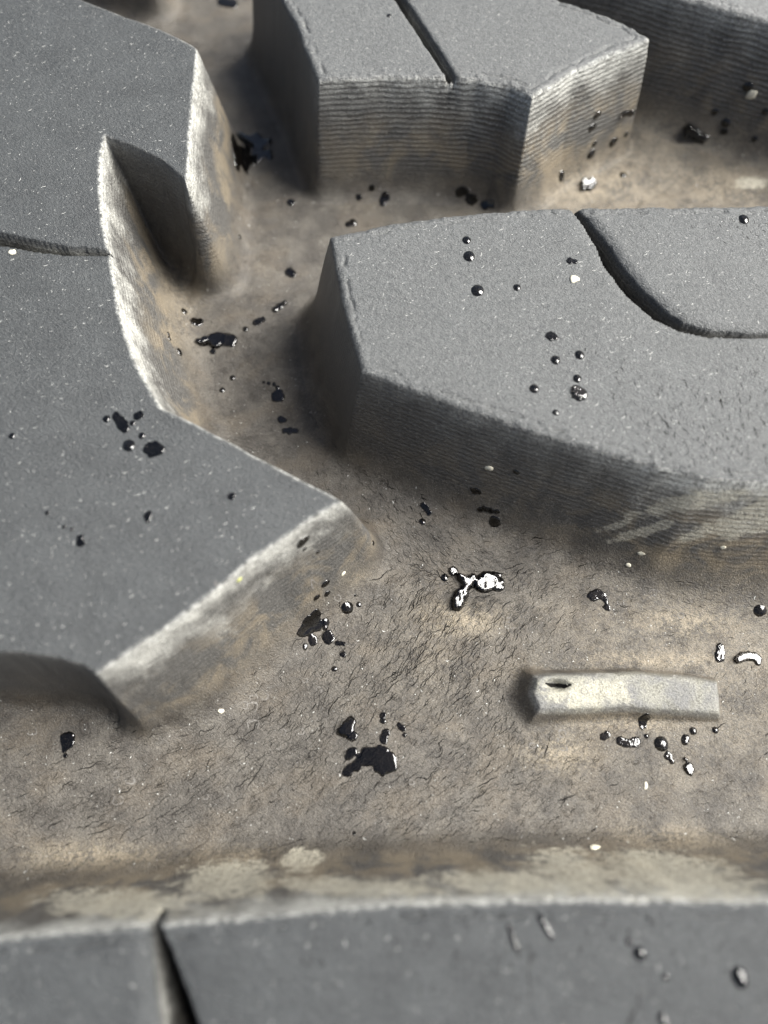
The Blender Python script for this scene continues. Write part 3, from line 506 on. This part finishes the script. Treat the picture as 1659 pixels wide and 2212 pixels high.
def plain(name, col, rough=.7, spec=.4, noise=None):
    N = Nodes(name)
    c = N.mix(N.ramp(N.noise(N.mapped(N.n('TexCoord').outputs['Object'], (1000,) * 3), 3.0, 3), .3, .7), col, noise or [v * .75 for v in col])
    b = N.n('BsdfPrincipled', i_Base_Color=c, i_Roughness=rough)
    b.inputs['Specular IOR Level'].default_value = spec
    o = N.n('OutputMaterial'); N.t.links.new(b.outputs[0], o.inputs[0])
    return N.m
def water():
    N = Nodes('water')
    co = N.mapped(N.n('TexCoord').outputs['Object'], (1000,) * 3)
    bump = N.n('Bump', i_Strength=.06, i_Distance=MM, i_Height=N.noise(co, 1.6, 2))
    c = N.mix(N.noise(co, 1.0, 2), (.12, .11, .10), (.07, .065, .06))
    b = N.n('BsdfPrincipled', i_Base_Color=c, i_Roughness=.01, i_IOR=1.5, i_Normal=bump.outputs[0])
    b.inputs['Transmission Weight'].default_value = 1.0
    b.inputs['Specular IOR Level'].default_value = .5
    o = N.n('OutputMaterial'); N.t.links.new(b.outputs[0], o.inputs[0])
    return N.m
M_RUB = rubber(); M_WATER = water()
M_CRACK = plain('crack_shadow', (.006, .0055, .005), .9, .1)
M_FLECK = plain('dust_fleck', (.50, .50, .47), .8)
M_GRAIN = plain('grit', (.62, .58, .46), .8); M_SCRAP = plain('leaf_scrap', (.35, .36, .12), .7)
M_RING = plain('dried_water_mark', (.16, .15, .138), .8)

# ---------------------------------------------------------------- building helpers
def mesh_object(name, co, quads, mat, parent=None, smooth=True, attrs=None, tris=None):
    me = bpy.data.meshes.new(name); co = np.asarray(co, np.float32)
    faces = quads if tris is None else tris; k = faces.shape[1]
    me.vertices.add(len(co)); me.vertices.foreach_set('co', (co * MM).ravel())
    me.loops.add(faces.size); me.loops.foreach_set('vertex_index', faces.astype(np.int32).ravel())
    me.polygons.add(len(faces)); me.polygons.foreach_set('loop_start', np.arange(0, faces.size, k, dtype=np.int32))
    me.update(calc_edges=True)
    me.polygons.foreach_set('use_smooth', np.full(len(faces), smooth))
    for an, av in (attrs or {}).items():
        a = me.attributes.new(an, 'FLOAT', 'POINT'); a.data.foreach_set('value', np.asarray(av, np.float32))
    me.materials.append(mat); me.validate()
    o = bpy.data.objects.new(name, me); COL.objects.link(o)
    if parent: o.parent = parent
    return o
VI = np.arange(NY * NX).reshape(NY, NX)
QUADS = np.stack([VI[:-1, :-1], VI[:-1, 1:], VI[1:, 1:], VI[1:, :-1]], -1).reshape(-1, 4)
CO = np.stack([X, Y, Z], -1).reshape(-1, 3)
BAR_ID = len(BLOCKS)
fo = OWN.ravel()[QUADS]; fs = SIP.ravel()[QUADS]
FOWN = np.where((fo == fo[:, :1]).all(1), fo[:, 0], fo.max(1))
FSIP = np.where((fs == FOWN[:, None]).all(1) & (FOWN > 0), FOWN, 0)
def clampf(a, lo, hi): return np.minimum(np.maximum(a, lo), hi)
TOPM = (clampf(-DM / .12 + .3, 0, 1) * (OWN > 0) * (OWN != BAR_ID) * clampf(SM / .12, 0, 1)).ravel()
def blotch(T):
    r = np.zeros(X.shape)
    for x, y, a, b, w in T: r = np.maximum(r, w * np.exp(-(((X - x) / a) ** 2 + ((Y - y) / b) ** 2) * 1.2))
    return r.ravel()
BARM = ((OWN == BAR_ID) * clampf(1 - (DM + .1) / .5, 0, 1)).ravel()
ATT = {'rim_distance': DM.ravel(), 'chalk': CH.ravel(), 'top': TOPM, 'bar': BARM, 'rib': RB.ravel(), 'painted_light': LIT.ravel(), 'slot_shade': (clampf(-SM / .12 + .1, 0, 1) * (DM < .3)).ravel(), 'scuff': blotch(SCUFFS), 'stain_light': blotch(STAINS_LIGHT)}
def part_from(mask, name, parent, label=None):
    q = QUADS[mask]; u, inv = np.unique(q, return_inverse=True)
    o = mesh_object(name, CO[u], inv.reshape(-1, 4), M_RUB, parent, True, {k: v[u] for k, v in ATT.items()})
    if label: o['label'] = label
    return o

# ---------------------------------------------------------------- the tyre: floor, blocks, sipes, raised bar
tyre = bpy.data.objects.new('tyre', None); COL.objects.link(tyre); tyre.empty_display_size = .02
tyre['label'] = 'weathered off road tyre tread filling the picture, dusty grey blocks round a cracked brown groove'
tyre['category'] = 'tyre'
floor_o = part_from(FOWN == 0, 'groove_floor', tyre, 'cracked brown groove floor between the blocks')
block_o = []
for k, b in enumerate(BLOCKS):
    isbar = b['name'] == 'bar'
    o = part_from((FOWN == k + 1) & (FSIP == 0), 'raised_bar' if isbar else 'tread_block', tyre, 'low chalky bar with a dimple at its left end' if isbar else b['label'])
    block_o.append(o)
    if b.get('sipes'): part_from(FSIP == k + 1, 'sipe', o)

# ---------------------------------------------------------------- ribbons lying on the tread: cracks, flecks, dried marks
def ribbons(name, lines, mat, parent, lift):
    """lines: list of (points Nx2, half widths N); all become one mesh lying just above the rubber"""
    V = []; Fq = []; base = 0
    P = np.concatenate([l[0] for l in lines]); Wd = np.concatenate([l[1] for l in lines]); n = 0
    T = []
    for pts, w in lines:
        t = np.gradient(pts, axis=0); t /= np.hypot(t[:, 0], t[:, 1])[:, None] + 1e-9; T.append(t)
        m = len(pts); i = np.arange(m - 1) + n
        Fq.append(np.stack([2 * i, 2 * i + 1, 2 * i + 3, 2 * i + 2], 1)); n += m
    T = np.concatenate(T); Nn = np.stack([-T[:, 1], T[:, 0]], 1) * Wd[:, None]
    A = P - Nn; B = P + Nn
    za = sample(Z, A[:, 0], A[:, 1]) + lift; zb = sample(Z, B[:, 0], B[:, 1]) + lift
    V = np.empty((2 * len(P), 3)); V[0::2] = np.column_stack([A, za]); V[1::2] = np.column_stack([B, zb])
    o = mesh_object(name, V, np.concatenate(Fq)[:, ::-1], mat, parent); o['kind'] = 'stuff'; return o
def crack_lines(field, count, ok, wid, step=.16):
    F_ = np.array(field); wsum = F_[:, 3] * F_[:, 5] ** 2; out = []
    pick = RNG.choice(len(F_), count * 2, p=wsum / wsum.sum())
    for i in pick:
        if len(out) >= count: break
        x, y = F_[i, :2] + RNG.normal(0, .75, 2) * F_[i, 5]
        if not ok(x, y): continue
        L = F_[i, 4] * RNG.choice([.4, .7, 1.1, 2.0], p=[.35, .35, .2, .10]) * RNG.uniform(.7, 1.3)
        m = max(4, int(L / step)); pts = [(x, y)]; jog = 0; a0 = RNG.normal(0, .12)
        w_ = 1 / ((F_[:, 0] - x) ** 2 + (F_[:, 1] - y) ** 2 + 4) ** 1.5
        a = math.atan2((np.sin(F_[:, 2]) * w_).sum(), (np.cos(F_[:, 2]) * w_).sum()) + a0
        for s in range(m):
            jog = .3 * jog + RNG.normal(0, .27)
            if RNG.random() < .14: jog += RNG.choice([-1, 1]) * 1.0
            x += step * math.cos(a + jog); y += step * math.sin(a + jog)
            if not ok(x, y): break
            pts.append((x, y))
        if len(pts) < 4: continue
        pts = np.array(pts); t = np.linspace(0, 1, len(pts))
        w = wid * RNG.uniform(.5, 1.35) * (np.sin(math.pi * t) ** .6 * RNG.uniform(.6, 1.2, len(pts)) + .08) * min(1.2, .55 + .35 * L)
        out.append((pts, w))
    return out
def at(F, x, y): return F[min(max(np.searchsorted(GY, y), 0), NY - 1), min(max(np.searchsorted(GX, x), 0), NX - 1)]
on_floor = lambda x, y: at(OWN, x, y) == 0 or (at(Z, x, y) < 1.5 and at(OWN, x, y) != BAR_ID)
on_top = lambda x, y: at(DM, x, y) < -.25 and at(SM, x, y) > .3 and 0 < at(OWN, x, y) < BAR_ID
ribbons('crack', crack_lines(FLOOR_CRACKS, 3900, on_floor, .015) + crack_lines(FLOOR_CRACKS, 1000, on_floor, .030), M_CRACK, floor_o, .012)['label'] = 'fine wandering cracks in the groove floor'
tc = crack_lines(TOP_CRACKS, 360, on_top, .030, .12)
for k, b in enumerate(BLOCKS):
    sel = [l for l in tc if at(OWN, *l[0][0]) == k + 1]
    # torn line running along the worn rim
    P_ = np.array(b['top'])
    if b.get('lip', 0) >= .4:
        for i in range(len(P_)):
            a, c = P_[i], P_[(i + 1) % len(P_)]
            L = math.hypot(*(c - a)[:2]); nrm = np.array([-(c - a)[1], (c - a)[0]]) / L
            for s in range(int(L / .42)):
                t = RNG.random(); p = a[:2] + (c - a)[:2] * t
                off = abs(RNG.normal(0, .28)) + .25
                for sg in (1, -1):
                    q = p + nrm * off * sg
                    if abs(q[0]) < 52 and -17 < q[1] < 96 and at(OWN, *q) == k + 1 and at(DM, *q) < -.12:
                        n = RNG.integers(4, 9); dr = (c - a)[:2] / L
                        tt = np.cumsum(np.full(n, .11)); wob = np.cumsum(RNG.normal(0, .045, n))
                        pts = q + dr * tt[:, None] + nrm * sg * wob[:, None]
                        sel.append((pts, .028 * RNG.uniform(.5, 1.2) * (np.sin(math.pi * np.linspace(0, 1, n)) + .1)))
    if sel: ribbons('crack', sel, M_CRACK, block_o[k], .012)
    fl = []
    x0, x1, y0, y1 = max(P_[:, 0].min(), -52), min(P_[:, 0].max(), 52), max(P_[:, 1].min(), -17), min(P_[:, 1].max(), 96)
    if b['name'] != 'bar' and x1 > x0 and y1 > y0:
        for s in range(int((x1 - x0) * (y1 - y0) * (.5 if b['name'] == 'near' else .9))):
            x, y = RNG.uniform(x0, x1), RNG.uniform(y0, y1)
            if at(OWN, x, y) != k + 1 or not on_top(x, y): continue
            a = RNG.normal(.25, .5); L = RNG.choice([.10, .18, .35], p=[.55, .33, .12]) * RNG.uniform(.6, 1.3)
            pts = np.array([(x, y), (x + .5 * L * math.cos(a), y + .5 * L * math.sin(a)), (x + L * math.cos(a + .3), y + L * math.sin(a + .3))])
            wd = RNG.uniform(.010, .024); fl.append((pts, np.array([wd * .4, wd, wd * .4])))
        if fl: ribbons('dust_fleck', fl, M_FLECK, block_o[k], .02)
fl = []
for s in range(2600):
    x, y = RNG.uniform(-50, 50), RNG.uniform(-16, 90)
    if not on_floor(x, y): continue
    a = RNG.uniform(0, 6.28); L = RNG.choice([.08, .14, .25], p=[.6, .3, .1]) * RNG.uniform(.6, 1.3)
    pts = np.array([(x, y), (x + .5 * L * math.cos(a), y + .5 * L * math.sin(a)), (x + L * math.cos(a + .4), y + L * math.sin(a + .4))])
    wd = RNG.uniform(.015, .04); fl.append((pts, np.array([wd * .4, wd, wd * .4])))
ribbons('dust_fleck', fl, M_FLECK, floor_o, .02)
rl = []
for (x, y, r) in RINGS:
    for q in range(2):
        a0 = RNG.uniform(0, 6.28); sp = RNG.uniform(1.2, 4.0); n = 16; a = np.linspace(a0, a0 + sp, n)
        rr = r * (.85 + .12 * q) * (1 + .12 * np.sin(3 * a + a0) + RNG.normal(0, .03, n))
        rl.append((np.column_stack([x + rr * np.cos(a), y + rr * .9 * np.sin(a)]), np.abs(RNG.normal(.018, .016, n)) + .006))
ribbons('dried_water_mark', rl, M_RING, floor_o, .016)

ribbons('crack', [(np.array(DIMPLE_SLIT), np.array([.05, .16, .12, .19, .10, .03]))], M_CRACK, block_o[-1], .02)

# ---------------------------------------------------------------- water drops
def surf_normal(x, y, e=.15):
    gx = (sample(Z, x + e, y) - sample(Z, x - e, y)) / (2 * e); gy = (sample(Z, x, y + e) - sample(Z, x, y - e)) / (2 * e)
    n = np.array([-float(gx), -float(gy), 1.0]); return n / np.linalg.norm(n)
def drop(label, kind, blobs, idx):
    B = np.array(blobs); c = (B[:, :3] * B[:, 3:4]).sum(0) / B[:, 3].sum(); B[:, 3] *= 1.0
    n = surf_normal(c[0], c[1], .3)
    u = np.cross((0, 1, 0), n); u /= np.linalg.norm(u); v = np.cross(n, u)
    rel = B[:, :3] - c; bu = rel @ u; bv = rel @ v; rmax = B[:, 3].max(); qs = B[:, 4].mean()
    ext = max((np.abs(bu) + B[:, 3]).max(), (np.abs(bv) + B[:, 3] * qs).max()) * 1.35 + .05
    G_ = 30 if ext < .8 else (44 if ext < 1.6 else 64)
    g = np.linspace(-ext, ext, G_); S, T = np.meshgrid(g, g)
    rough_edge = .38 if kind == 's' else .12
    nx = fbm(S * 1.1 / rmax + idx * 7.3, T * 1.1 / rmax, 5, 3 if kind == 's' else 2) * rmax * rough_edge
    ny = fbm(S * 1.1 / rmax + idx * 7.3, T * 1.1 / rmax + 40, 6, 3 if kind == 's' else 2) * rmax * rough_edge
    best = np.full(S.shape, -9.0); acc = 0
    for a, b_, r in zip(bu, bv, B[:, 3]):
        dd = np.hypot(S + nx - a, (T + ny - b_) / qs); best = np.maximum(best, (r - dd) / rmax)
        acc = acc + np.exp(-(dd / (.62 * r)) ** 2)
    f = acc - (.074 if kind == 'd' else .06)
    if kind == 's': f = f + (.50 if 'lacy' in label or 'speckled' in label else .30) * (1 if len(blobs) > 2 else .4) * np.clip(acc * 3 - .1, 0, 1) * fbm(S * 1.8 / rmax + idx, T * 1.8 / rmax, 8, 4 if kind == 's' else 3)
    # height: steep at the rim, flat in the middle for splashes, domed for beads
    hmax = (.44 * rmax) if kind == 'd' else min(.24 * rmax, .10)
    hgt = np.where(f > 0, hmax * (1 - np.exp(-np.maximum(f, 0) / (.50 if kind == 'd' else .08))) ** .62, -.06 - .5 * np.maximum(-f, 0) ** .7)
    if kind == 'd': hgt = hgt * (1 + .05 * fbm(S * 2 / rmax, T * 2 / rmax, 15 + idx, 2))
    hgt = np.where(f > -.2, np.maximum(hgt, -.12), hgt)
    # foot of every grid point on the rubber, along the local normal
    Px = c[0] + S * u[0] + T * v[0]; Py = c[1] + S * u[1] + T * v[1]; Pz = c[2] + S * u[2] + T * v[2]
    k = np.zeros(S.shape)
    for it in range(7):
        f0 = (Pz + k * n[2]) - sample(Z, Px + k * n[0], Py + k * n[1])
        f1 = (Pz + (k + .02) * n[2]) - sample(Z, Px + (k + .02) * n[0], Py + (k + .02) * n[1])
        sl = np.clip((f1 - f0) / .02, .35, 3); k = np.clip(k - f0 / sl, -1.5, 1.5)
    if kind == 's':                                     # standing water levels itself over the grain
        m_ = f > 0
        if m_.sum() > 12:
            A_ = lambda s, t: np.stack([np.ones_like(s), s, t, s * t, s * s, t * t], -1)
            cf = np.linalg.lstsq(A_(S[m_], T[m_]), k[m_], rcond=None)[0]; kf = A_(S, T) @ cf
            if 'bright' in label or 'white' in label: kf = kf + .15 * (S[m_].max() - S) + (.20 * (T - T[m_].min()) if 'white shining' in label else 0)  # these are tilted, not level: shaped so the film mirrors the sun
            w_ = np.clip(f / .25, 0, 1); k = k * (1 - w_) + np.maximum(kf, k - .02) * w_
    k = k + hgt
    V = np.stack([Px + k * n[0], Py + k * n[1], Pz + k * n[2]], -1).reshape(-1, 3)
    vi = np.arange(G_ * G_).reshape(G_, G_); q = np.stack([vi[:-1, :-1], vi[:-1, 1:], vi[1:, 1:], vi[1:, :-1]], -1).reshape(-1, 4)
    fin = (f > 0).ravel()[q]; q = q[fin.any(1)]
    if not len(q): return
    us, inv = np.unique(q, return_inverse=True)
    # close the drop below with a floor sunk a little into the rubber
    Vt = V[us]; m = len(us); Vb = Vt - n * (hgt.ravel()[us] + .16)[:, None]
    q = inv.reshape(-1, 4); qb = q[:, ::-1] + m
    e = np.concatenate([q[:, [i, (i + 1) % 4]] for i in range(4)]); key = {}
    es = np.sort(e, 1); un, ix, cnt = np.unique(es, axis=0, return_index=True, return_counts=True)
    be = e[ix[cnt == 1]]; side = np.stack([be[:, 1], be[:, 0], be[:, 0] + m, be[:, 1] + m], 1)
    o = mesh_object('water_splash' if kind == 's' else 'water_drop', np.concatenate([Vt, Vb]) - c, np.concatenate([q, qb, side]), M_WATER)
    o.location = Vector(c) * MM
    o['label'] = label; o['category'] = 'water splash' if kind == 's' else 'water drop'; o['group'] = 'water drops on the tyre'
for i, (lab, kind, blobs) in enumerate(DROPS): drop(lab, kind, blobs, i)

# ---------------------------------------------------------------- grit lying on the rubber
for i, (lab, x, y, ra, rb) in enumerate(GRAINS):
    bm = bmesh.new(); bmesh.ops.create_icosphere(bm, subdivisions=2, radius=1)
    an = RNG.uniform(0, 3.1)
    for v_ in bm.verts:
        s = 1 + .35 * (float(vnoise(np.array([v_.co.x * 2 + i * 3.3]), np.array([v_.co.y * 2 + v_.co.z * 3]), 4)[0])) * 2
        px, py, pz = v_.co.x * ra * s, v_.co.y * rb * 1.2 * s, v_.co.z * min(rb * .5, .12) * s
        v_.co = (px * math.cos(an * .2) - py * math.sin(an * .2), px * math.sin(an * .2) + py * math.cos(an * .2), pz)
    n = surf_normal(x, y, .3); me = bpy.data.meshes.new('grit_grain'); bm.to_mesh(me); bm.free()
    me.transform(Vector(n).to_track_quat('Z', 'Y').to_matrix().to_4x4()); 
    for v_ in me.vertices: v_.co *= MM
    me.polygons.foreach_set('use_smooth', np.full(len(me.polygons), i % 2 == 0))
    me.materials.append(M_SCRAP if 'green' in lab else M_GRAIN)
    o = bpy.data.objects.new('plant_scrap' if 'green' in lab else 'grit_grain', me); COL.objects.link(o)
    o.location = Vector((x, y, float(sample(Z, x, y)) + .03)) * MM
    o['label'] = lab; o['category'] = 'plant scrap' if 'green' in lab else 'grit grain'
    if 'green' not in lab: o['group'] = 'pale grit on the tyre'
